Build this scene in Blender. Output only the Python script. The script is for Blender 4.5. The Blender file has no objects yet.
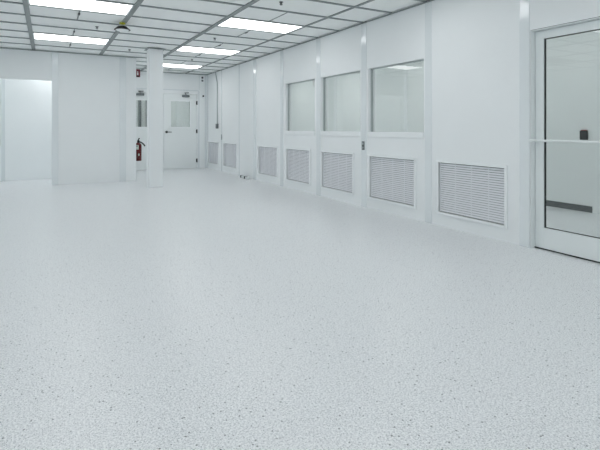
import bpy, bmesh, math
from mathutils import Vector, Matrix

scene = bpy.context.scene
COL = scene.collection

# ------------------------------------------------------------------ materials
def srgb(r, g, b):
    def l(c):
        c /= 255.0
        return c/12.92 if c <= .04045 else ((c+.055)/1.055)**2.4
    return (l(r), l(g), l(b), 1.0)

def mat(name, col, rough=.5, metallic=0.0, ior=1.45, var=.015, scale=3.0, bump=0.0):
    """painted / plastic / metal surface with a faint procedural tone variation"""
    m = bpy.data.materials.new(name); m.use_nodes = True
    nt = m.node_tree; b = nt.nodes['Principled BSDF']
    tc = nt.nodes.new('ShaderNodeTexCoord')
    nz = nt.nodes.new('ShaderNodeTexNoise'); nz.inputs['Scale'].default_value = scale
    nz.inputs['Detail'].default_value = 3
    nt.links.new(tc.outputs['Object'], nz.inputs['Vector'])
    mx = nt.nodes.new('ShaderNodeMix'); mx.data_type = 'RGBA'
    c = col
    mx.inputs['A'].default_value = (c[0]*(1-var), c[1]*(1-var), c[2]*(1-var), 1)
    mx.inputs['B'].default_value = (min(1, c[0]*(1+var)), min(1, c[1]*(1+var)), min(1, c[2]*(1+var)), 1)
    nt.links.new(nz.outputs['Fac'], mx.inputs['Factor'])
    nt.links.new(mx.outputs['Result'], b.inputs['Base Color'])
    b.inputs['Roughness'].default_value = rough
    b.inputs['Metallic'].default_value = metallic
    b.inputs['IOR'].default_value = ior
    if bump:
        bp = nt.nodes.new('ShaderNodeBump'); bp.inputs['Strength'].default_value = bump
        bp.inputs['Distance'].default_value = .002
        n2 = nt.nodes.new('ShaderNodeTexNoise'); n2.inputs['Scale'].default_value = 220
        nt.links.new(tc.outputs['Object'], n2.inputs['Vector'])
        nt.links.new(n2.outputs['Fac'], bp.inputs['Height'])
        nt.links.new(bp.outputs['Normal'], b.inputs['Normal'])
    return m

def glow(name, col, strength):
    m = bpy.data.materials.new(name); m.use_nodes = True
    nt = m.node_tree; nt.nodes.clear()
    e = nt.nodes.new('ShaderNodeEmission'); e.inputs['Color'].default_value = col
    e.inputs['Strength'].default_value = strength
    o = nt.nodes.new('ShaderNodeOutputMaterial'); nt.links.new(e.outputs[0], o.inputs[0])
    return m

def glass(name, tint):
    m = bpy.data.materials.new(name); m.use_nodes = True
    nt = m.node_tree; nt.nodes.clear()
    t = nt.nodes.new('ShaderNodeBsdfTransparent'); t.inputs['Color'].default_value = tint
    g = nt.nodes.new('ShaderNodeBsdfGlossy'); g.inputs['Roughness'].default_value = 0.0
    geo = nt.nodes.new('ShaderNodeNewGeometry')
    ma = nt.nodes.new('ShaderNodeMath'); ma.operation = 'MULTIPLY_ADD'
    ma.inputs[1].default_value = 1/1.62-1.62; ma.inputs[2].default_value = 1.62
    nt.links.new(geo.outputs['Backfacing'], ma.inputs[0])
    f = nt.nodes.new('ShaderNodeFresnel'); nt.links.new(ma.outputs[0], f.inputs['IOR'])
    mx = nt.nodes.new('ShaderNodeMixShader')
    nt.links.new(f.outputs[0], mx.inputs[0]); nt.links.new(t.outputs[0], mx.inputs[1]); nt.links.new(g.outputs[0], mx.inputs[2])
    o = nt.nodes.new('ShaderNodeOutputMaterial'); nt.links.new(mx.outputs[0], o.inputs[0])
    return m

def floor_mat():
    m = bpy.data.materials.new('speckled_vinyl'); m.use_nodes = True
    nt = m.node_tree; b = nt.nodes['Principled BSDF']; L = nt.links.new
    tc = nt.nodes.new('ShaderNodeTexCoord')
    def noise(s, d=2):
        n = nt.nodes.new('ShaderNodeTexNoise'); n.inputs['Scale'].default_value = s; n.inputs['Detail'].default_value = d
        L(tc.outputs['Object'], n.inputs['Vector']); return n
    def ramp(src, p0, p1, c0, c1):
        r = nt.nodes.new('ShaderNodeValToRGB'); L(src, r.inputs[0])
        r.color_ramp.elements[0].position = p0; r.color_ramp.elements[1].position = p1
        r.color_ramp.elements[0].color = c0; r.color_ramp.elements[1].color = c1
        return r
    base = ramp(noise(130, 4).outputs['Fac'], .40, .60, FLOOR_A, FLOOR_B)
    # grey chips
    v = nt.nodes.new('ShaderNodeTexVoronoi'); v.inputs['Scale'].default_value = 150; L(tc.outputs['Object'], v.inputs['Vector'])
    sep = nt.nodes.new('ShaderNodeSeparateColor'); L(v.outputs['Color'], sep.inputs[0])
    pick = nt.nodes.new('ShaderNodeMath'); pick.operation = 'GREATER_THAN'; pick.inputs[1].default_value = .62
    L(sep.outputs[0], pick.inputs[0])
    near = nt.nodes.new('ShaderNodeMath'); near.operation = 'LESS_THAN'; near.inputs[1].default_value = .34
    L(v.outputs['Distance'], near.inputs[0])
    both = nt.nodes.new('ShaderNodeMath'); both.operation = 'MULTIPLY'; L(pick.outputs[0], both.inputs[0]); L(near.outputs[0], both.inputs[1])
    m1 = nt.nodes.new('ShaderNodeMix'); m1.data_type = 'RGBA'
    L(both.outputs[0], m1.inputs['Factor']); L(base.outputs[0], m1.inputs['A']); m1.inputs['B'].default_value = FLOOR_CHIP
    # rare dark chips
    v2 = nt.nodes.new('ShaderNodeTexVoronoi'); v2.inputs['Scale'].default_value = 62; L(tc.outputs['Object'], v2.inputs['Vector'])
    s2 = nt.nodes.new('ShaderNodeSeparateColor'); L(v2.outputs['Color'], s2.inputs[0])
    p2 = nt.nodes.new('ShaderNodeMath'); p2.operation = 'GREATER_THAN'; p2.inputs[1].default_value = .90; L(s2.outputs[1], p2.inputs[0])
    d2 = nt.nodes.new('ShaderNodeMath'); d2.operation = 'LESS_THAN'; d2.inputs[1].default_value = .24; L(v2.outputs['Distance'], d2.inputs[0])
    b2 = nt.nodes.new('ShaderNodeMath'); b2.operation = 'MULTIPLY'; L(p2.outputs[0], b2.inputs[0]); L(d2.outputs[0], b2.inputs[1])
    m2 = nt.nodes.new('ShaderNodeMix'); m2.data_type = 'RGBA'
    L(b2.outputs[0], m2.inputs['Factor']); L(m1.outputs['Result'], m2.inputs['A']); m2.inputs['B'].default_value = FLOOR_DARK
    L(m2.outputs['Result'], b.inputs['Base Color'])
    b.inputs['Roughness'].default_value = .30
    b.inputs['IOR'].default_value = 1.5
    return m

FLOOR_A = srgb(212, 215, 218); FLOOR_B = srgb(247, 249, 250)
FLOOR_CHIP = srgb(178, 182, 185); FLOOR_DARK = srgb(110, 116, 120)
LAMP = (.985, .995, 1.0, 1)
LAMP_L = 4.1

M = dict(
    wall=mat('white_wall_panel', srgb(243, 246, 247), .42),
    post=mat('glossy_white_post', srgb(234, 239, 241), .10, ior=1.7),
    tile=mat('ceiling_tile', srgb(249, 251, 250), .8, var=.02, bump=.2),
    grid=mat('grey_ceiling_tee', srgb(142, 149, 149), .45),
    slab=mat('grey_slab', srgb(150, 150, 150), .9),
    frame=mat('white_enamel', srgb(246, 249, 250), .3),
    slat=mat('louver_enamel', srgb(240, 242, 246), .4),
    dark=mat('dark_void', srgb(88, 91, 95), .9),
    back=mat('corridor_wall', srgb(240, 244, 243), .5),
    floor=floor_mat(),
    alu=mat('brushed_aluminium', srgb(236, 241, 241), .35),
    gasket=mat('black_gasket', srgb(30, 34, 36), .6),
    door=mat('grey_white_door', srgb(240, 244, 244), .4),
    steel=mat('dull_steel', srgb(120, 126, 128), .35, metallic=.7),
    dsteel=mat('dark_metal', srgb(62, 66, 68), .4, metallic=.4),
    black=mat('black_plastic', srgb(22, 22, 24), .45),
    red=mat('red_lacquer', srgb(92, 8, 12), .3),
    signred=mat('sign_red', srgb(125, 38, 58), .4),
    white=mat('white_plastic', srgb(236, 240, 240), .4),
    label=mat('paper_label', srgb(215, 225, 215), .6),
    green=mat('label_green', srgb(60, 120, 100), .6),
    base=mat('dark_vinyl_base', srgb(78, 86, 86), .5),
    brass=mat('yellow_brass', srgb(200, 200, 60), .4, metallic=.3),
    rubber=mat('grey_rubber', srgb(70, 72, 74), .7),
    ledred=mat('red_indicator', srgb(170, 60, 70), .4),
    glass=glass('clear_glass', (.94, .95, .945, 1)),
    lamp=glow('lamp_diffuser', LAMP, LAMP_L),
    lamp2=glow('unseen_lamp_diffuser', LAMP, LAMP_L*1.30),
    lamp3=glow('unseen_near_lamp_diffuser', LAMP, LAMP_L*.95),
    lamp4=glow('far_lamp_diffuser', LAMP, LAMP_L*1.22),
    bead=mat('grey_fittings_and_reveal_shade', srgb(172, 179, 180), .4),
)

# ------------------------------------------------------------------ mesh tools
class MB:
    def __init__(s): s.bm = bmesh.new()
    def box(s, x0, x1, y0, y1, z0, z1):
        r = bmesh.ops.create_cube(s.bm, size=1)
        for v in r['verts']:
            v.co = Vector(((x0+x1)/2+v.co.x*(x1-x0), (y0+y1)/2+v.co.y*(y1-y0), (z0+z1)/2+v.co.z*(z1-z0)))
        return r['verts']
    def cyl(s, p, q, r0, r1=None, n=20):
        p, q = Vector(p), Vector(q); d = q-p
        rot = d.to_track_quat('Z', 'Y').to_matrix().to_4x4()
        mtx = Matrix.Translation((p+q)/2) @ rot
        bmesh.ops.create_cone(s.bm, cap_ends=True, segments=n, radius1=r0, radius2=r0 if r1 is None else r1, depth=d.length, matrix=mtx)
    def lathe(s, c, prof, n=24, axis='Z'):
        """prof: list of (radius, height) turned about a vertical axis at c"""
        rings = []
        for r, h in prof:
            if r < 1e-5:
                rings.append([s.bm.verts.new((c[0], c[1], c[2]+h))])
            else:
                rings.append([s.bm.verts.new((c[0]+r*math.cos(2*math.pi*k/n), c[1]+r*math.sin(2*math.pi*k/n), c[2]+h)) for k in range(n)])
        for a, b in zip(rings, rings[1:]):
            for k in range(n):
                k2 = (k+1) % n
                if len(a) == 1 and len(b) == 1: continue
                if len(a) == 1: s.bm.faces.new((a[0], b[k2], b[k]))
                elif len(b) == 1: s.bm.faces.new((a[k], a[k2], b[0]))
                else: s.bm.faces.new((a[k], a[k2], b[k2], b[k]))
        for ring, flip in ((rings[0], True), (rings[-1], False)):
            if len(ring) > 1: s.bm.faces.new(ring[::-1] if flip else ring)
    def tube(s, pts, r, n=10):
        pts = [Vector(p) for p in pts]
        rings = []
        up = Vector((0.13, 0.31, .94)).normalized()
        for i, p in enumerate(pts):
            d = (pts[min(i+1, len(pts)-1)]-pts[max(i-1, 0)]).normalized()
            a = d.cross(up)
            if a.length < 1e-3: a = d.cross(Vector((1, 0, 0)))
            a.normalize(); b = d.cross(a)
            rings.append([s.bm.verts.new(p+a*r*math.cos(2*math.pi*k/n)+b*r*math.sin(2*math.pi*k/n)) for k in range(n)])
        for A, B in zip(rings, rings[1:]):
            for k in range(n):
                s.bm.faces.new((A[k], A[(k+1) % n], B[(k+1) % n], B[k]))
        s.bm.faces.new(rings[0][::-1]); s.bm.faces.new(rings[-1])
    def frame_x(s, x0, x1, y0, y1, z0, z1, w, wb=None):
        """a picture-frame in the Y-Z plane"""
        wb = w if wb is None else wb
        s.box(x0, x1, y0, y1, z1-w, z1); s.box(x0, x1, y0, y1, z0, z0+wb)
        s.box(x0, x1, y0, y0+w, z0+wb, z1-w); s.box(x0, x1, y1-w, y1, z0+wb, z1-w)
    def frame_y(s, x0, x1, y0, y1, z0, z1, w, bottom=True):
        zb = z0+w if bottom else z0
        s.box(x0, x1, y0, y1, z1-w, z1)
        if bottom: s.box(x0, x1, y0, y1, z0, zb)
        s.box(x0, x0+w, y0, y1, zb, z1-w); s.box(x1-w, x1, y0, y1, zb, z1-w)
    def frame_z(s, x0, x1, y0, y1, z0, z1, w):
        s.box(x0, x1, y1-w, y1, z0, z1); s.box(x0, x1, y0, y0+w, z0, z1)
        s.box(x0, x0+w, y0+w, y1-w, z0, z1); s.box(x1-w, x1, y0+w, y1-w, z0, z1)
    def obj(s, name, material, parent=None, origin=None, bevel=0, smooth=False, segs=2):
        bm = s.bm
        bmesh.ops.recalc_face_normals(bm, faces=bm.faces[:])
        if origin is not None:
            bmesh.ops.translate(bm, verts=bm.verts[:], vec=-Vector(origin))
        me = bpy.data.meshes.new(name); bm.to_mesh(me); bm.free()
        me.materials.append(M[material])
        o = bpy.data.objects.new(name, me); COL.objects.link(o)
        if origin is not None: o.location = origin
        if parent is not None: o.parent = parent
        if bevel:
            b = o.modifiers.new('bevel', 'BEVEL'); b.width = bevel; b.segments = segs; b.limit_method = 'ANGLE'
        if smooth:
            for p in me.polygons: p.use_smooth = True
            me.set_sharp_from_angle(angle=math.radians(40))
        return o

def tag(o, label=None, cat=None, group=None, kind=None):
    if label: o['label'] = label
    if cat: o['category'] = cat
    if group: o['group'] = group
    if kind: o['kind'] = kind
    return o
def thing(name, label, cat, loc, group=None, kind=None):
    o = bpy.data.objects.new(name, None); COL.objects.link(o); o.location = loc
    o.empty_display_size = .1
    return tag(o, label, cat, group, kind)
def struct(o, label, cat): return tag(o, label, cat, None, 'structure')
def part(mb, name, material, root, **k):
    """mesh written in world coordinates, parented to a thing that stands at its own base"""
    o = mb.obj(name, material, **k)
    o.parent = root
    base = Vector((0, 0, 0)); r = root
    while r is not None: base += r.location; r = r.parent
    o.location = Vector(o.location) - base
    return o

# ------------------------------------------------------------------ dimensions
CZ = 2.697            # ceiling
W = 4.03              # face of the right wall
YB = 12.70            # face of the back wall
YP = 10.33            # face of the partition
XP = 1.69             # free end of the partition
XL, YF = -3.66, -3.2  # left wall and the wall behind the camera
T = .12
XC = 6.43             # far wall of the corridor behind the windows
RUN = [-2.66, -1.445, -.23, .985, 2.20, 3.42]
ROW0, ROWD = 5.95, .63
ROWS = [ROW0+ROWD*k for k in range(-14, 11)]

# ------------------------------------------------------------------ floor
b = MB(); b.box(XL-.3, XC+.3, YF-.3, 15.6, -.1, 0)
struct(b.obj('floor', 'floor'), 'pale grey speckled sheet floor running through the whole empty room', 'floor')

# ------------------------------------------------------------------ ceiling
LIGHT_ROWS = [ROW0+4*ROWD*k for k in range(-3, 3)]        # near edge of the rows holding lights
LIGHT_BAYS = [(RUN[0], RUN[1]), (RUN[2], RUN[3]), (RUN[4], RUN[5])]
def is_light(x0, y0):
    return any(abs(x0-a) < .01 for a, _ in LIGHT_BAYS) and any(abs(y0-r) < .01 for r in LIGHT_ROWS)
b = MB()
xs = [XL]+RUN+[W]
ys = [YF]+ROWS+[YB]
for x0, x1 in zip(xs, xs[1:]):
    for y0, y1 in zip(ys, ys[1:]):
        if y1-y0 < .01: continue
        if is_light(x0, y0): continue
        b.box(x0, x1, y0, y1, CZ, CZ+.02)
struct(b.obj('ceiling', 'tile'), 'grey-white suspended tile ceiling over the empty room', 'ceiling')
b = MB(); b.box(XL-.3, XC+.3, YF-.3, 15.6, CZ+.14, CZ+.24)  # unseen slab added to keep the room light-tight
struct(b.obj('ceiling_slab', 'slab'), 'unseen grey slab above the suspended ceiling', 'ceiling')

b = MB()
D = .013
for i, x in enumerate(RUN):
    w = .060 if i < 5 else .030
    b.box(x-w/2, x+w/2, YF, YB, CZ-D-.003, CZ-.0005)
for x0, x1 in zip(xs, xs[1:]):
    for y in ROWS:
        w0 = .030 if x0 in RUN else 0; w1 = .030 if x1 in RUN else 0
        if x0 == RUN[5]: w0 = .015
        if x1 == RUN[5]: w1 = .015
        b.box(x0+w0, x1-w1, y-.019, y+.019, CZ-D, CZ-.0005)
# middle tees that halve the tiles next to the lights
for x0, x1 in LIGHT_BAYS:
    xm = (x0+x1)/2
    for r in LIGHT_ROWS:
        for y0 in (r-ROWD, r+ROWD):
            if y0+ROWD < YB and y0 > YF:
                b.box(xm-.009, xm+.009, y0+.019, y0+ROWD-.019, CZ-.005, CZ-.0005)
struct(b.obj('trim_1', 'grid'), 'grey metal ceiling grid of runners and cross tees', 'ceiling grid')

b = MB()   # wall angle round the room
for (x0, x1, y0, y1) in ((W-.022, W-.0005, YF, YB), (XL, XL+.022, YF, YB), (1.69, W-.022, YB-.022, YB-.0005), (XL+.022, XP, YP-.022, YP-.0005), (XL+.022, W-.022, YF, YF+.022)):
    b.box(x0, x1, y0, y1, CZ-.028, CZ-.0165)
struct(b.obj('trim_2', 'grid'), 'thin grey angle where the walls meet the ceiling', 'ceiling trim')

# ------------------------------------------------------------------ ceiling lights
def ceiling_light(x0, x1, y0, y1, label, group, lamp='lamp', z=CZ):
    x0 += .030; x1 -= .030 if x1 < 3 or x1 > 4 else .015
    y0 += .0195; y1 -= .0195
    r = thing('ceiling_light', label, 'ceiling light', ((x0+x1)/2, (y0+y1)/2, z), group)
    f = MB(); f.frame_z(x0, x1, y0, y1, z-.010, z+.05, .018)
    f.box(x0, x1, y0, y1, z+.05, z+.06)
    part(f, 'frame', 'frame', r)
    d = MB(); d.box(x0+.018, x1-.018, y0+.018, y1-.018, z-.008, z-.002)
    part(d, 'diffuser', lamp, r)
    return r
VIS = {(2, 3): 'lit ceiling panel at the top edge, left of the hanging black and white dome',
       (2, 4): 'lit ceiling panel close to the partition with the open doorway',
       (4, 3): 'largest lit ceiling panel in the right-hand row, nearest the three windows',
       (4, 4): 'middle lit ceiling panel of the right-hand row leading to the column',
       (4, 5): 'farthest lit ceiling panel, over the double door just right of the column'}
for bi, (x0, x1) in zip((0, 2, 4), LIGHT_BAYS):
    for ri, r in enumerate(LIGHT_ROWS):
        if bi == 0 and ri == 3: continue
        if (bi, ri) in VIS: ceiling_light(x0, x1, r, r+ROWD, VIS[(bi, ri)], 'lit panels in the suspended ceiling', 'lamp4' if ri == 5 else 'lamp')
        elif (bi, ri) == (2, 5): ceiling_light(x0, x1, r, r+ROWD, 'lit ceiling panel in the small room behind the open doorway', 'lit panels in the suspended ceiling', 'lamp4')
        else: ceiling_light(x0, x1, r, r+ROWD, 'lit ceiling panel outside the photo, unseen, continuing the rows', 'lit panels outside the photo', 'lamp4' if ri == 5 else 'lamp')  # unseen panels; far left-bay ones added to brighten the partition and small room

# ------------------------------------------------------------------ sprinklers and the dome under the ceiling
def sprinkler(x, y, label):
    r = thing('sprinkler_head', label, 'sprinkler', (x, y, CZ), 'small sprinkler heads in the ceiling')
    b = MB(); b.lathe((x, y, CZ), [(0, -.0001), (.026, -.0001), (.026, -.006), (.012, -.010), (0, -.010)], 16)
    part(b, 'escutcheon', 'steel', r)
    b = MB(); b.cyl((x, y, CZ-.010), (x, y, CZ-.022), .008); b.box(x-.014, x-.010, y-.003, y+.003, CZ-.034, CZ-.010)
    b.box(x+.010, x+.014, y-.003, y+.003, CZ-.034, CZ-.010); b.cyl((x, y, CZ-.034), (x, y, CZ-.037), .018)
    part(b, 'head', 'dsteel', r)
for x, y, l in ((.666, 7.54, 'tiny sprinkler head between the two lit panels on the left'),
                (2.52, 7.51, 'tiny sprinkler head between the largest and middle lit panels on the right'),
                (2.51, 4.96, 'tiny sprinkler head at the top edge, above the largest right-hand lit panel'),
                (1.42, 9.42, 'tiny sprinkler head on the ceiling left of the column'),
                (2.85, 10.07, 'tiny sprinkler head between the middle and farthest lit panels')):
    sprinkler(x, y, l)
def clip(x, y, label):
    b = MB(); b.box(x-.014, x+.014, y-.045, y+.045, CZ-.016, CZ-.0055)
    o = b.obj('tee_clip', 'dsteel', origin=(x, y, CZ-.006), bevel=.003)
    tag(o, label, 'clip', 'dark clips on the tile seams')
for x, y, l in ((.3775, 6.80, 'dark clip on the tile seam beyond the nearer left lit panel'),
                (.3775, 8.07, 'dark clip on the tile seam just before the farther left lit panel'),
                (.3775, 9.40, 'dark clip on the tile seam between the farther left lit panel and the partition'),
                (2.81, 6.80, 'dark clip on the tile seam beyond the largest right-hand lit panel'),
                (2.81, 8.10, 'dark clip on the tile seam just before the middle right-hand lit panel'),
                (2.81, 9.36, 'dark clip on the tile seam beyond the middle right-hand lit panel')):
    clip(x, y, l)
sx, sy = .958, 7.02
r = thing('ceiling_detector', 'black and white dome hanging under the ceiling runner near the doorway partition', 'detector', (sx, sy, CZ-.016))
b = MB(); b.lathe((sx, sy, CZ), [(0, -.0165), (.042, -.0165), (.042, -.034), (.020, -.037), (.020, -.046), (0, -.046)], 20)
part(b, 'mount', 'brass', r, smooth=True)
b = MB(); b.lathe((sx, sy, CZ), [(0, -.0462), (.022, -.0462), (.040, -.054), (.058, -.060), (.058, -.068), (0, -.068)], 24)
part(b, 'neck', 'white', r, smooth=True)
b = MB(); b.lathe((sx, sy, CZ), [(0, -.0682), (.058, -.0682), (.068, -.076), (.108, -.112), (.114, -.120), (.070, -.120), (0, -.120)], 32)
part(b, 'shade', 'black', r, smooth=True)
b = MB(); b.lathe((sx, sy, CZ), [(0, -.1202), (.092, -.1202), (.086, -.128), (.062, -.137), (.032, -.141), (0, -.142)], 32)
part(b, 'dome', 'white', r, smooth=True)

# ------------------------------------------------------------------ right wall
POSTS = [(9.33, 9.17), (7.99, 7.86), (6.62, 6.49), (5.35, 5.23), (4.07, 3.96), (2.806, 2.700), (1.53, 1.41)]
GR = [(12.555, 11.69), (11.26, 10.36), (9.029, 8.123), (7.712, 6.84), (6.435, 5.556), (5.148, 4.245), (3.850, 2.962)]
GZ0, GZ1 = .165, .745
WIN = [(7.765, 6.68), (6.47, 5.38), (5.19, 4.09)]
WZ0, WZ1 = 1.09, 2.0
DY0, DY1, DZ = 1.52, 2.695, 2.082
# openings per stretch of wall
holes = {}
def stretch(b, y0, y1, hs, z1=CZ+.02):
    """wall between y0<y1 with stacked openings hs = [(ya,yb,za,zb)]"""
    z = 0
    for (ya, yb, za, zb) in sorted(hs, key=lambda h: h[2]):
        if za > z: b.box(W, W+T, y0, y1, z, za)
        if ya > y0: b.box(W, W+T, y0, ya, za, zb)
        if yb < y1: b.box(W, W+T, yb, y1, za, zb)
        z = zb
    b.box(W, W+T, y0, y1, z, z1)
g = [(a[1], a[0], GZ0, GZ1) for a in GR]
w = [(a[1], a[0], WZ0, WZ1) for a in WIN]
b = MB()
G = .004
stretch(b, 11.47+G, YB, [g[0]])
stretch(b, 10.20+G, 11.47-G, [g[1]])
stretch(b, 9.33, 10.20-G, [])
stretch(b, 7.99, 9.17, [g[2]])
stretch(b, 6.62, 7.86, [g[3], w[0]])
stretch(b, 5.35, 6.49, [g[4], w[1]])
stretch(b, 4.07, 5.23, [g[5], w[2]])
stretch(b, 2.806, 3.96, [g[6]])
stretch(b, 1.53, 2.700, [(DY0+.01, DY1, 0, DZ)])
stretch(b, YF, 1.41, [])
struct(b.obj('wall_right', 'wall'), 'long white panel wall with three windows and a row of low grilles', 'wall')
b = MB()
for y in (11.47, 10.20): b.box(W+.02, W+T-.001, y-G, y+G, 0, CZ)
struct(b.obj('trim_3', 'grid'), 'thin grey seams between the far panels of the right wall', 'panel seam')
for i, (ya, yb) in enumerate(POSTS):
    b = MB(); b.box(W-.006, W+T, yb, ya, 0, CZ-.028)
    struct(b.obj('trim_%d' % (i+4), 'post', bevel=.004), ['glossy white post between the plain far panel and the first single grille of the right wall',
        'glossy white post left of the first window', 'glossy white post between first and second windows', 'glossy white post between second and third windows, carrying a grey outlet',
        'glossy white post right of the third window', 'glossy white post beside the glass door', 'glossy white post beyond the glass door'][i], 'wall post')
b = MB()
for y in (11.43, 10.185): b.box(W-.004, W-.0002, y-.025, y+.025, 0, CZ-.028)
b.box(W-.004, W-.0002, 12.58, 12.64, 0, CZ-.028)
struct(b.obj('trim_11', 'post', bevel=.002), 'narrow white cover strips on the far panels of the right wall', 'wall trim')

# windows
WL = ['first window from the far end, in the right wall', 'middle window of the right wall', 'window nearest the camera in the right wall, mirroring a ceiling light']
for i, (ya, yb) in enumerate(WIN):
    r = thing('window_%d' % (i+1), WL[i], 'window', (W, (ya+yb)/2, WZ0), kind='structure')
    b = MB(); b.frame_x(W+.042, W+.075, yb+.001, ya-.001, WZ0+.001, WZ1-.001, .014, .004)
    part(b, 'window_frame', 'bead', r)  # grey tone stands in for shade on the window reveal
    b = MB(); b.box(W-.014, W-.0005, yb-.004, ya+.004, WZ0-.07, WZ0+.004)
    part(b, 'window_sill', 'frame', r, bevel=.004)
    b = MB(); b.box(W+.052, W+.058, yb+.0155, ya-.0155, WZ0+.0055, WZ1-.0155)
    part(b, 'pane', 'glass', r)

# return-air grilles
GL = ['grille farthest from the camera, low on the right wall beneath the conduit',
      'second grille from the far corner, left of the plain panel',
      'grille between the plain far panel and the first window bay',
      'grille below the first, farthest window', 'grille below the middle window', 'grille below the window nearest the camera',
      'widest-looking grille, in the plain panel beside the glass door']
for i, (ya, yb) in enumerate(GR):
    r = thing('return_grille', 'white louvred '+GL[i], 'grille', (W, (ya+yb)/2, GZ0), 'louvred grilles along the right wall')
    b = MB(); b.frame_x(W-.018, W-.0005, yb-.026, ya+.026, GZ0-.028, GZ1+.028, .030)
    part(b, 'frame', 'frame', r, bevel=.003)
    b = MB(); n = 22; p = (GZ1-GZ0-.018)/n
    for k in range(n):
        z = GZ0+.009+p*(k+.5)
        vs = b.box(W+.008, W+.010, yb+.010, ya-.010, z-.0098, z+.0098)
        for v in vs: v.co.x += (v.co.z-z)*.55
    for k in range(1, 4):
        y = yb+(ya-yb)*k/4; b.box(W+.027, W+.032, y-.004, y+.004, GZ0+.012, GZ1-.012)
    part(b, 'louvers', 'slat', r)
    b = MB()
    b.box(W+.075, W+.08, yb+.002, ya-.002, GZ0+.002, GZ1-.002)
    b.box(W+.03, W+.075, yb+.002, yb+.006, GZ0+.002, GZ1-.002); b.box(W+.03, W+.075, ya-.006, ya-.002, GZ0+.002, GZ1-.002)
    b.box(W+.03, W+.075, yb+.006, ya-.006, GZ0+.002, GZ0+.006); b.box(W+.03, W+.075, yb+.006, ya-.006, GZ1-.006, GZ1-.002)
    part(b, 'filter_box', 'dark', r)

# glass door
r = thing('door_1', 'aluminium framed glass door at the right edge with a thin push bar', 'door', (W, (DY0+DY1)/2, 0), kind='structure')
b = MB(); b.box(W-.004, W+T-.01, DY1-.012, DY1-.006, 0, DZ-.006); b.box(W-.004, W+T-.01, DY0+.012, DY0+.03, 0, DZ-.006)
b.box(W-.004, W+T-.01, DY0+.03, DY1-.012, DZ-.012, DZ-.006)
part(b, 'door_frame', 'alu', r)
b = MB(); b.box(W+.049, W+.053, DY0+.03, DY1-.012, .003, .014); b.box(W+.075, W+.085, DY1-.0155, DY1-.0125, .015, DZ-.0125)
b.box(W+.075, W+.085, DY0+.036, DY1-.016, DZ-.0155, DZ-.0125)
b.box(W+.004, W+.03, DY1-.0055, DY1-.0005, 0.001, DZ-.0055); b.box(W+.004, W+.03, DY0+.012, DY1-.0005, DZ-.0055, DZ-.0005)  # black strips stand in for the shadow line between wall and frame
part(b, 'door_gap_shade', 'gasket', r)
y0, y1 = DY0+.034, DY1-.016
gy0, gy1, gz0, gz1 = y0+.085, 2.597, .207, 1.990
b = MB()
b.box(W+.053, W+.096, gy1, y1, .014, DZ-.016); b.box(W+.053, W+.096, y0, gy0, .014, DZ-.016)
b.box(W+.053, W+.096, gy0, gy1, .014, gz0); b.box(W+.053, W+.096, gy0, gy1, gz1, DZ-.016)
leaf = part(b, 'door_leaf', 'alu', r, bevel=.002)
b = MB(); b.frame_x(W+.066, W+.090, gy0+.0005, gy1-.0005, gz0+.0005, gz1-.0005, .0045)
part(b, 'gasket', 'gasket', leaf)
b = MB(); b.box(W+.074, W+.080, gy0+.0055, gy1-.0055, gz0+.0055, gz1-.0055)
part(b, 'pane', 'glass', leaf)
b = MB(); b.tube([(W-.022, y1+.012, 1.030), (W-.022, y0+.03, 1.030)], .0105, 14)
for y in (y1-.03, y0+.05): b.cyl((W-.022, y, 1.03), (W+.0525, y, 1.03), .007)
part(b, 'push_bar', 'white', r, smooth=True)

# ------------------------------------------------------------------ small fittings of the right wall
def outlet(y, z, x, label, h=.125, wd=.064):
    r = thing('outlet', label, 'outlet', (x, y, z-h/2), 'grey outlets on the right wall')
    b = MB(); b.box(x-.006, x-.0003, y-wd/2, y+wd/2, z-h/2, z+h/2); part(b, 'cover_plate', 'steel', r, bevel=.002)
    for s in (-1, 1):
        b = MB(); b.cyl((x-.0063, y, z+s*h*.23), (x-.012, y, z+s*h*.23), .017); part(b, 'socket', 'bead', r)
outlet(5.30, .890, W-.006, 'grey duplex outlet on the post between the middle window and the window nearest the camera')
outlet(11.43, .905, W-.004, 'small grey outlet on the seam between the two farthest grilles', .13, .07)

r = thing('conduit', 'grey conduit running down the far right wall to a small box', 'conduit', (W, 11.72, 1.17))
b = MB(); b.tube([(W-.02, 11.88, CZ-.03), (W-.02, 11.865, CZ-.09), (W-.02, 11.79, CZ-.22), (W-.02, 11.745, CZ-.32), (W-.02, 11.735, CZ-.42), (W-.02, 11.735, 1.26)], .0125)
part(b, 'pipe', 'bead', r, smooth=True)
b = MB(); b.box(W-.05, W-.0005, 11.69, 11.79, 1.13, 1.26); part(b, 'junction_box', 'steel', r, bevel=.004)

def stop(x, y, label):
    r = thing('door_stop', label, 'door stop', (x, y, 0), 'small floor stops by the right wall')
    b = MB(); b.box(x-.035, x+.04, y-.085, y+.02, .0005, .06); part(b, 'body', 'white', r, bevel=.008)
    b = MB(); b.box(x-.036, x+.035, y+.0205, y+.085, .004, .062); part(b, 'rubber_tip', 'gasket', r, bevel=.006)
stop(3.91, 9.66, 'left of two small white dark-tipped stops on the floor beneath the plain panel')
stop(3.90, 9.41, 'right of two small white stops on the floor, next to the glossy post')

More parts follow.
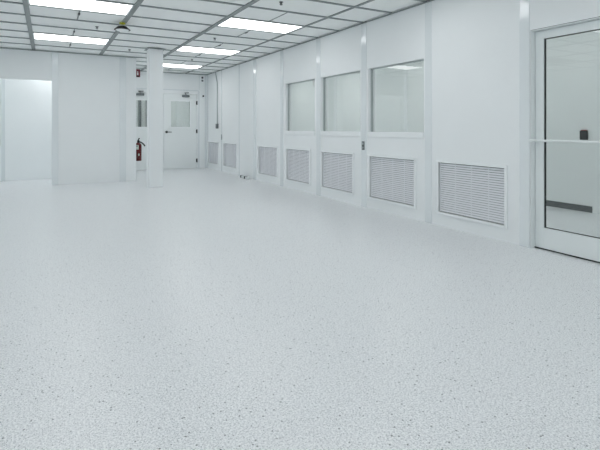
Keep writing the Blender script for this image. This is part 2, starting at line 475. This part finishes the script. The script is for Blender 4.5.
# ------------------------------------------------------------------ back wall with the double doors
XD0, XD1, XDM, DH = 1.86, 3.735, 2.797, 2.10
b = MB()
b.box(XP-T, XD0-.03, YB, YB+T, 0, CZ+.02); b.box(XD1+.03, W+T, YB, YB+T, 0, CZ+.02)
b.box(XD0-.03, XD1+.03, YB, YB+T, DH+.03, CZ+.02)
struct(b.obj('wall_back', 'wall'), 'short white wall at the far end holding the double doors', 'wall')
b = MB()
b.box(XD0-.05, XD1+.05, YB-.008, YB-.0005, 2.195, 2.225)
b.box(XD1+.03, XD1+.075, YB-.008, YB-.0005, 0, 2.195); b.box(XD1+.06, XD1+.075, YB-.008, YB-.0005, 2.225, CZ-.03)
b.box(3.965, 4.02, YB-.012, YB-.0005, 0, CZ-.03)
struct(b.obj('trim_12', 'post', bevel=.002), 'white trim round the double doors and in the far corner', 'wall trim')
b = MB(); b.frame_y(XD0-.029, XD1+.029, YB-.01, YB+T, 0, DH+.029, .028, bottom=False)
struct(b.obj('trim_13', 'frame'), 'white frame round the far double doors', 'door frame')
def leaf(n, x0, x1, hinge_left, label):
    r = thing('door_%d' % n, label, 'door', ((x0+x1)/2, YB+.03, 0), kind='structure')
    ya, yb = YB+.012, YB+.056
    c = (x0+x1)/2; gx0, gx1, z0, z1 = c-.275, c+.275, 1.165, 1.900
    b = MB()
    b.box(x0, gx0, ya, yb, .012, DH-.003); b.box(gx1, x1, ya, yb, .012, DH-.003)
    b.box(gx0, gx1, ya, yb, .012, z0); b.box(gx0, gx1, ya, yb, z1, DH-.003)
    part(b, 'door_panel', 'door', r)
    b = MB(); b.frame_y(gx0-.02, gx1+.02, ya-.008, ya-.0005, z0-.02, z1+.02, .03)
    f = part(b, 'window_bead', 'frame', r, bevel=.002)
    b = MB(); b.box(gx0+.001, gx1-.001, ya+.018, ya+.024, z0+.001, z1-.001); part(b, 'pane', 'glass', f)
    hx = x0+.01 if hinge_left else x1-.01
    for z in (.22, 1.05, 1.86):
        b = MB(); b.cyl((hx+(-.016 if hinge_left else .016), YB-.014, z-.055), (hx+(-.016 if hinge_left else .016), YB-.014, z+.055), .010); b.box(hx-.01, hx+.01, YB-.004, YB+.0115, z-.05, z+.05)
        part(b, 'hinge', 'dsteel', r)
    lx = x1-.08 if hinge_left else x0+.085; s = -1 if hinge_left else 1
    b = MB(); b.cyl((lx, ya-.0005, 1.035), (lx, ya-.014, 1.035), .034); b.cyl((lx, ya-.014, 1.035), (lx, ya-.055, 1.035), .014)
    b.cyl((lx-.01*s, ya-.052, 1.035), (lx+.13*s, ya-.052, 1.030), .011, .009); part(b, 'lever_handle', 'dsteel', r, smooth=True)
    # closer at the hinge side: case + folded arm
    cx0 = x0+.22 if hinge_left else x1-.42
    k = MB(); k.box(cx0, cx0+.20, ya-.062, ya-.0005, 2.015, 2.075); k.cyl((cx0+.10, ya-.03, 2.0755), (cx0+.10, ya-.03, 2.10), .014)
    q = part(k, 'door_closer', 'steel', r, bevel=.006)
    k = MB(); k.tube([(cx0+.10, ya-.03, 2.11), (cx0+.02, ya-.20, 2.12), (cx0+.16, ya-.05, 2.135), (cx0+.18, YB-.011, 2.14)], .011, 8)
    part(k, 'closer_arm', 'dsteel', q)
leaf(2, XDM+.003, XD1-.003, False, 'right leaf of the far white double doors, fully in view beside the column')
leaf(3, XD0+.003, XDM-.003, True, 'left leaf of the far white double doors, mostly hidden by the column and partition')

r = thing('alarm_beacon', 'small grey alarm unit high on the wall strip right of the double doors', 'alarm', (3.885, YB, 2.46))
b = MB(); b.box(3.845, 3.925, YB-.03, YB-.0005, 2.45, 2.62); part(b, 'housing', 'frame', r, bevel=.006)
for z, m_, n in ((2.585, 'dsteel', 'lens'), (2.50, 'steel', 'speaker')):
    b = MB(); b.box(3.858, 3.912, YB-.040, YB-.0305, z-.026, z+.026); part(b, n, m_, r, bevel=.004)
r = thing('push_button', 'tiny black button beside the top corner of the right door leaf', 'button', (3.915, YB, 2.03))
b = MB(); b.box(3.885, 3.945, YB-.008, YB-.0005, 2.02, 2.10); part(b, 'back_plate', 'frame', r, bevel=.002)
b = MB(); b.cyl((3.915, YB-.0082, 2.06), (3.915, YB-.03, 2.06), .026); part(b, 'knob', 'black', r)

# vestibule beyond the doors
b = MB()
b.box(XP-T, W+T, 14.6, 14.72, 0, CZ+.02); b.box(XP-T, XP, YB+T, 14.6, 0, CZ+.02); b.box(W, W+T, YB+T, 14.6, 0, CZ+.02)
b.box(XP, W, YB+T, 14.6, CZ, CZ+.02)
struct(b.obj('wall_vestibule', 'back'), 'plain wall seen through the glass of the double doors', 'wall')
b = MB(); b.box(3.62, 4.02, 14.56, 14.599, 0.02, 2.4)
struct(b.obj('trim_14', 'frame'), 'bright white panel seen through the right door glass', 'wall panel')
for k, (x, wd) in enumerate(((2.46, .07), (2.68, .05))):
    b = MB(); b.box(x, x+wd, 14.50, 14.599, 0.02, 2.0 if k == 0 else 2.1)
    struct(b.obj('trim_%d' % (15+k), 'steel'), ['wider', 'narrower'][k]+' grey upright seen through the left door glass', 'upright')
ceiling_light(2.2, 3.42, 13.2, 13.7, 'unseen lit ceiling panel added beyond the double doors', 'lit panels outside the photo', 'lamp2', CZ-.052)  # unseen panel added to light the vestibule

# ------------------------------------------------------------------ partition, doorway and the small room behind it
OX0, OX1, OZ = -1.15, .085, 2.10
b = MB()
b.box(XL, OX0, YP, YP+T, 0, CZ+.02); b.box(OX0, OX1, YP, YP+T, OZ, CZ+.02)
b.box(OX1, XP, YP, YP+T, 0, CZ+.02)
struct(b.obj('wall_partition', 'wall'), 'white partition across the left with an open doorway', 'wall')
b = MB(); b.box(XP-T, XP, YP+T, YB, 0, CZ+.02)
struct(b.obj('wall_alcove', 'wall'), 'side wall of the door alcove behind the end of the partition', 'wall')
for i, (x0, x1, l) in enumerate(((.086, .20, 'glossy post at the right side of the open doorway'), (1.355, 1.485, 'glossy post near the free end of the partition'))):
    b = MB(); b.box(x0, x1, YP-.006, YP-.0002, 0, CZ-.028)
    struct(b.obj('trim_%d' % (17+i), 'post', bevel=.003), l, 'wall post')
b = MB(); b.box(XP-.03, XP+.004, YP-.004, YP-.0002, 0, CZ-.028); b.box(XP+.0002, XP+.004, YP-.004, YP+T, 0, CZ-.028)
struct(b.obj('trim_19', 'frame', bevel=.002), 'white cap on the free end of the partition', 'wall trim')
b = MB()
b.box(XL, XP-T, 11.65, 11.77, 0, CZ+.02)
struct(b.obj('wall_store', 'wall'), 'bright white wall seen through the open doorway on the left', 'wall')
b = MB(); b.box(-.86, -.79, 11.642, 11.6498, 0, CZ); struct(b.obj('trim_20', 'post', bevel=.002), 'narrow post on the bright wall at the left edge of the doorway', 'wall trim')
r = thing('wall_cabinet', 'white wall cabinet cut by the left edge, seen through the open doorway', 'cabinet', (-1.2, 11.5, .74))
b = MB(); b.box(-1.56, -.87, 11.36, 11.6495, .74, 2.18); part(b, 'body', 'white', r, bevel=.004)
for x0, x1 in ((-1.555, -1.218), (-1.212, -.875)):
    b = MB(); b.box(x0, x1, 11.338, 11.3595, .745, 2.175); d = part(b, 'door', 'white', r, bevel=.003)
    hx = x1-.04 if x0 < -1.4 else x0+.04
    b = MB(); b.tube([(hx, 11.3375, .95), (hx, 11.31, .95), (hx, 11.31, 1.07), (hx, 11.3375, 1.07)], .006); part(b, 'handle', 'steel', d)

# extinguisher and its sign on the alcove wall
ex, ey = XP+.095, 10.62
r = thing('fire_extinguisher', 'dark red fire extinguisher hung on the wall behind the partition end', 'fire extinguisher', (ex, ey, .41))
b = MB(); b.lathe((ex, ey, .41), [(0, 0), (.066, 0), (.072, .012), (.072, .345), (.066, .372), (.045, .395), (.026, .405), (0, .405)], 32); cyl = part(b, 'cylinder', 'red', r, smooth=True)
b = MB(); b.lathe((ex, ey, .41), [(0, .4055), (.024, .4055), (.024, .44), (.015, .445), (0, .445)], 20); b.box(ex-.018, ex+.018, ey-.03, ey+.03, .852, .872); part(b, 'valve', 'black', r)
b = MB()
b.tube([(ex+.004, ey+.02, .875), (ex+.004, ey-.02, .895), (ex+.008, ey-.06, .912), (ex+.012, ey-.09, .905)], .011, 8); b.tube([(ex, ey+.02, .874), (ex+.008, ey-.05, .866), (ex+.012, ey-.09, .850)], .009, 8)
part(b, 'lever', 'black', r)
b = MB(); b.tube([(ex+.015, ey, .835), (ex+.055, ey-.01, .826), (ex+.095, ey-.02, .80), (ex+.125, ey-.025, .765), (ex+.140, ey-.028, .735)], .014, 10); part(b, 'hose', 'black', r, smooth=True)
def patch(a0, a1, z0, z1, rr):
    b = MB(); n = 8; lo, hi = [], []
    for k in range(n+1):
        a = math.radians(a0+(a1-a0)*k/n); p = (ex+rr*math.cos(a), ey+rr*math.sin(a)); q = (ex+(rr-.0008)*math.cos(a), ey+(rr-.0008)*math.sin(a))
        lo.append((b.bm.verts.new((*p, z0)), b.bm.verts.new((*p, z1)), b.bm.verts.new((*q, z1)), b.bm.verts.new((*q, z0))))
    for A, B in zip(lo, lo[1:]):
        for k in range(4): b.bm.faces.new((A[k], B[k], B[(k+1) % 4], A[(k+1) % 4]))
    b.bm.faces.new(lo[0]); b.bm.faces.new(lo[-1][::-1]); return b
lab = part(patch(-140, -92, .665, .765, .0734), 'label', 'label', cyl)
part(patch(-130, -105, .73, .752, .0744), 'label_mark', 'green', lab)
part(patch(-98, -78, .525, .575, .0734), 'inspection_tag', 'label', cyl)
b = MB(); b.box(XP+.0005, XP+.02, ey-.035, ey+.035, .55, .82); part(b, 'bracket', 'black', r)

r = thing('extinguisher_sign', 'small red sign with a white symbol sticking out above the fire extinguisher', 'sign', (XP, 10.62, 2.29))
b = MB(); b.box(XP+.0005, XP+.135, 10.614, 10.620, 2.285, 2.465); part(b, 'sign_board', 'signred', r)
b = MB(); b.box(XP+.03, XP+.12, 10.6125, 10.6138, 2.291, 2.315); part(b, 'lower_band', 'black', r)
b = MB(); cx = XP+.085
b.box(cx-.013, cx+.013, 10.6125, 10.6138, 2.33, 2.385); b.box(cx-.007, cx+.007, 10.6125, 10.6138, 2.385, 2.41); b.box(cx-.016, cx+.006, 10.6125, 10.6138, 2.41, 2.418)
part(b, 'symbol', 'white', r)
b = MB(); b.box(XP+.0005, XP+.01, 10.60, 10.613, 2.285, 2.465); part(b, 'flange', 'frame', r)

# ------------------------------------------------------------------ column
b = MB(); b.box(1.71, 1.972, 8.97, 9.232, 0, CZ-.013)
struct(b.obj('column', 'wall', bevel=.008), 'square white column standing in front of the far double doors', 'column')
b = MB(); b.frame_z(1.672, 2.010, 8.932, 9.270, CZ-.027, CZ-.0165, .037)
struct(b.obj('trim_21', 'grid'), 'grey collar where the column meets the ceiling', 'column collar')

# ------------------------------------------------------------------ left wall and the wall behind the camera
b = MB(); b.box(XL-T, XL, YF-T, 12, 0, CZ+.13)
struct(b.obj('wall_left', 'wall'), 'white wall left of the photo', 'wall')
b = MB(); b.box(XL, XC, YF-T, YF, 0, CZ+.13)
struct(b.obj('wall_front', 'wall'), 'white wall behind the camera', 'wall')

# ------------------------------------------------------------------ corridor behind the windows and the glass door
b = MB(); b.box(XC, XC+T, YF, YB+T, 0, CZ+.13); b.box(W+T, XC, YB, YB+T, 0, CZ+.13)
struct(b.obj('wall_corridor', 'back'), 'plain wall of the room behind the windows and glass door', 'wall')
b = MB(); b.box(W+T, XC, YF, YB, CZ, CZ+.02)
struct(b.obj('ceiling_corridor', 'tile'), 'ceiling of the room behind the windows', 'ceiling')
b = MB(); b.box(XC-.010, XC-.0005, 3.40, 7.2, 0.0005, .085)
struct(b.obj('baseboard_corridor', 'base'), 'dark base strip along the wall behind the glass door', 'baseboard')
for k, y in enumerate((3.22, 7.0, 9.6)):
    b = MB(); b.box(XC-.012, XC-.0005, y, y+.09, .09 if k else 0, CZ)
    struct(b.obj('trim_%d' % (22+k), 'frame', bevel=.003), ['white post on the wall behind the glass door', 'white post on the wall behind the middle window', 'white post on the wall behind the far window'][k], 'wall post')
r = thing('card_reader', 'small black box on the wall behind the glass door, above the push bar', 'card reader', (XC, 3.50, .98))
b = MB(); b.box(XC-.035, XC-.0005, 3.452, 3.550, .985, 1.112); part(b, 'housing', 'black', r, bevel=.005)
b = MB(); b.box(XC-.028, XC-.002, 3.468, 3.534, 1.1125, 1.122); part(b, 'indicator', 'ledred', r, bevel=.002)
for y in (-1.6, .92, 3.44, 5.96, 8.48, 11.0):
    ceiling_light(4.69, 5.90, y, y+.6, 'unseen lit ceiling panel added in the room behind the windows', 'lit panels outside the photo', 'lamp3' if y < 5 else 'lamp2', CZ-.052)  # unseen panels added to set the brightness behind the glass

# ------------------------------------------------------------------ world, camera, view
wd = bpy.data.worlds.new('World'); scene.world = wd; wd.use_nodes = True
wd.node_tree.nodes['Background'].inputs['Color'].default_value = (.8, .85, .87, 1)
wd.node_tree.nodes['Background'].inputs['Strength'].default_value = .3

cam = bpy.data.cameras.new('camera'); co = bpy.data.objects.new('camera', cam); COL.objects.link(co)
co.location = (0, 0, 1.15)
co.rotation_euler = (math.radians(90), 0, -math.atan(253/452.0))
cam.sensor_fit = 'HORIZONTAL'; cam.sensor_width = 36; cam.lens = 452/600*36
cam.shift_y = -97.2/600
cam.clip_start = .05
scene.camera = co

scene.view_settings.view_transform = 'Standard'
scene.view_settings.look = 'None'
scene.view_settings.gamma = 1
scene.view_settings.exposure = 0.09
scene.view_settings.use_curve_mapping = False
scene.cycles.max_bounces = 14
scene.cycles.diffuse_bounces = 10
scene.cycles.use_denoising = True
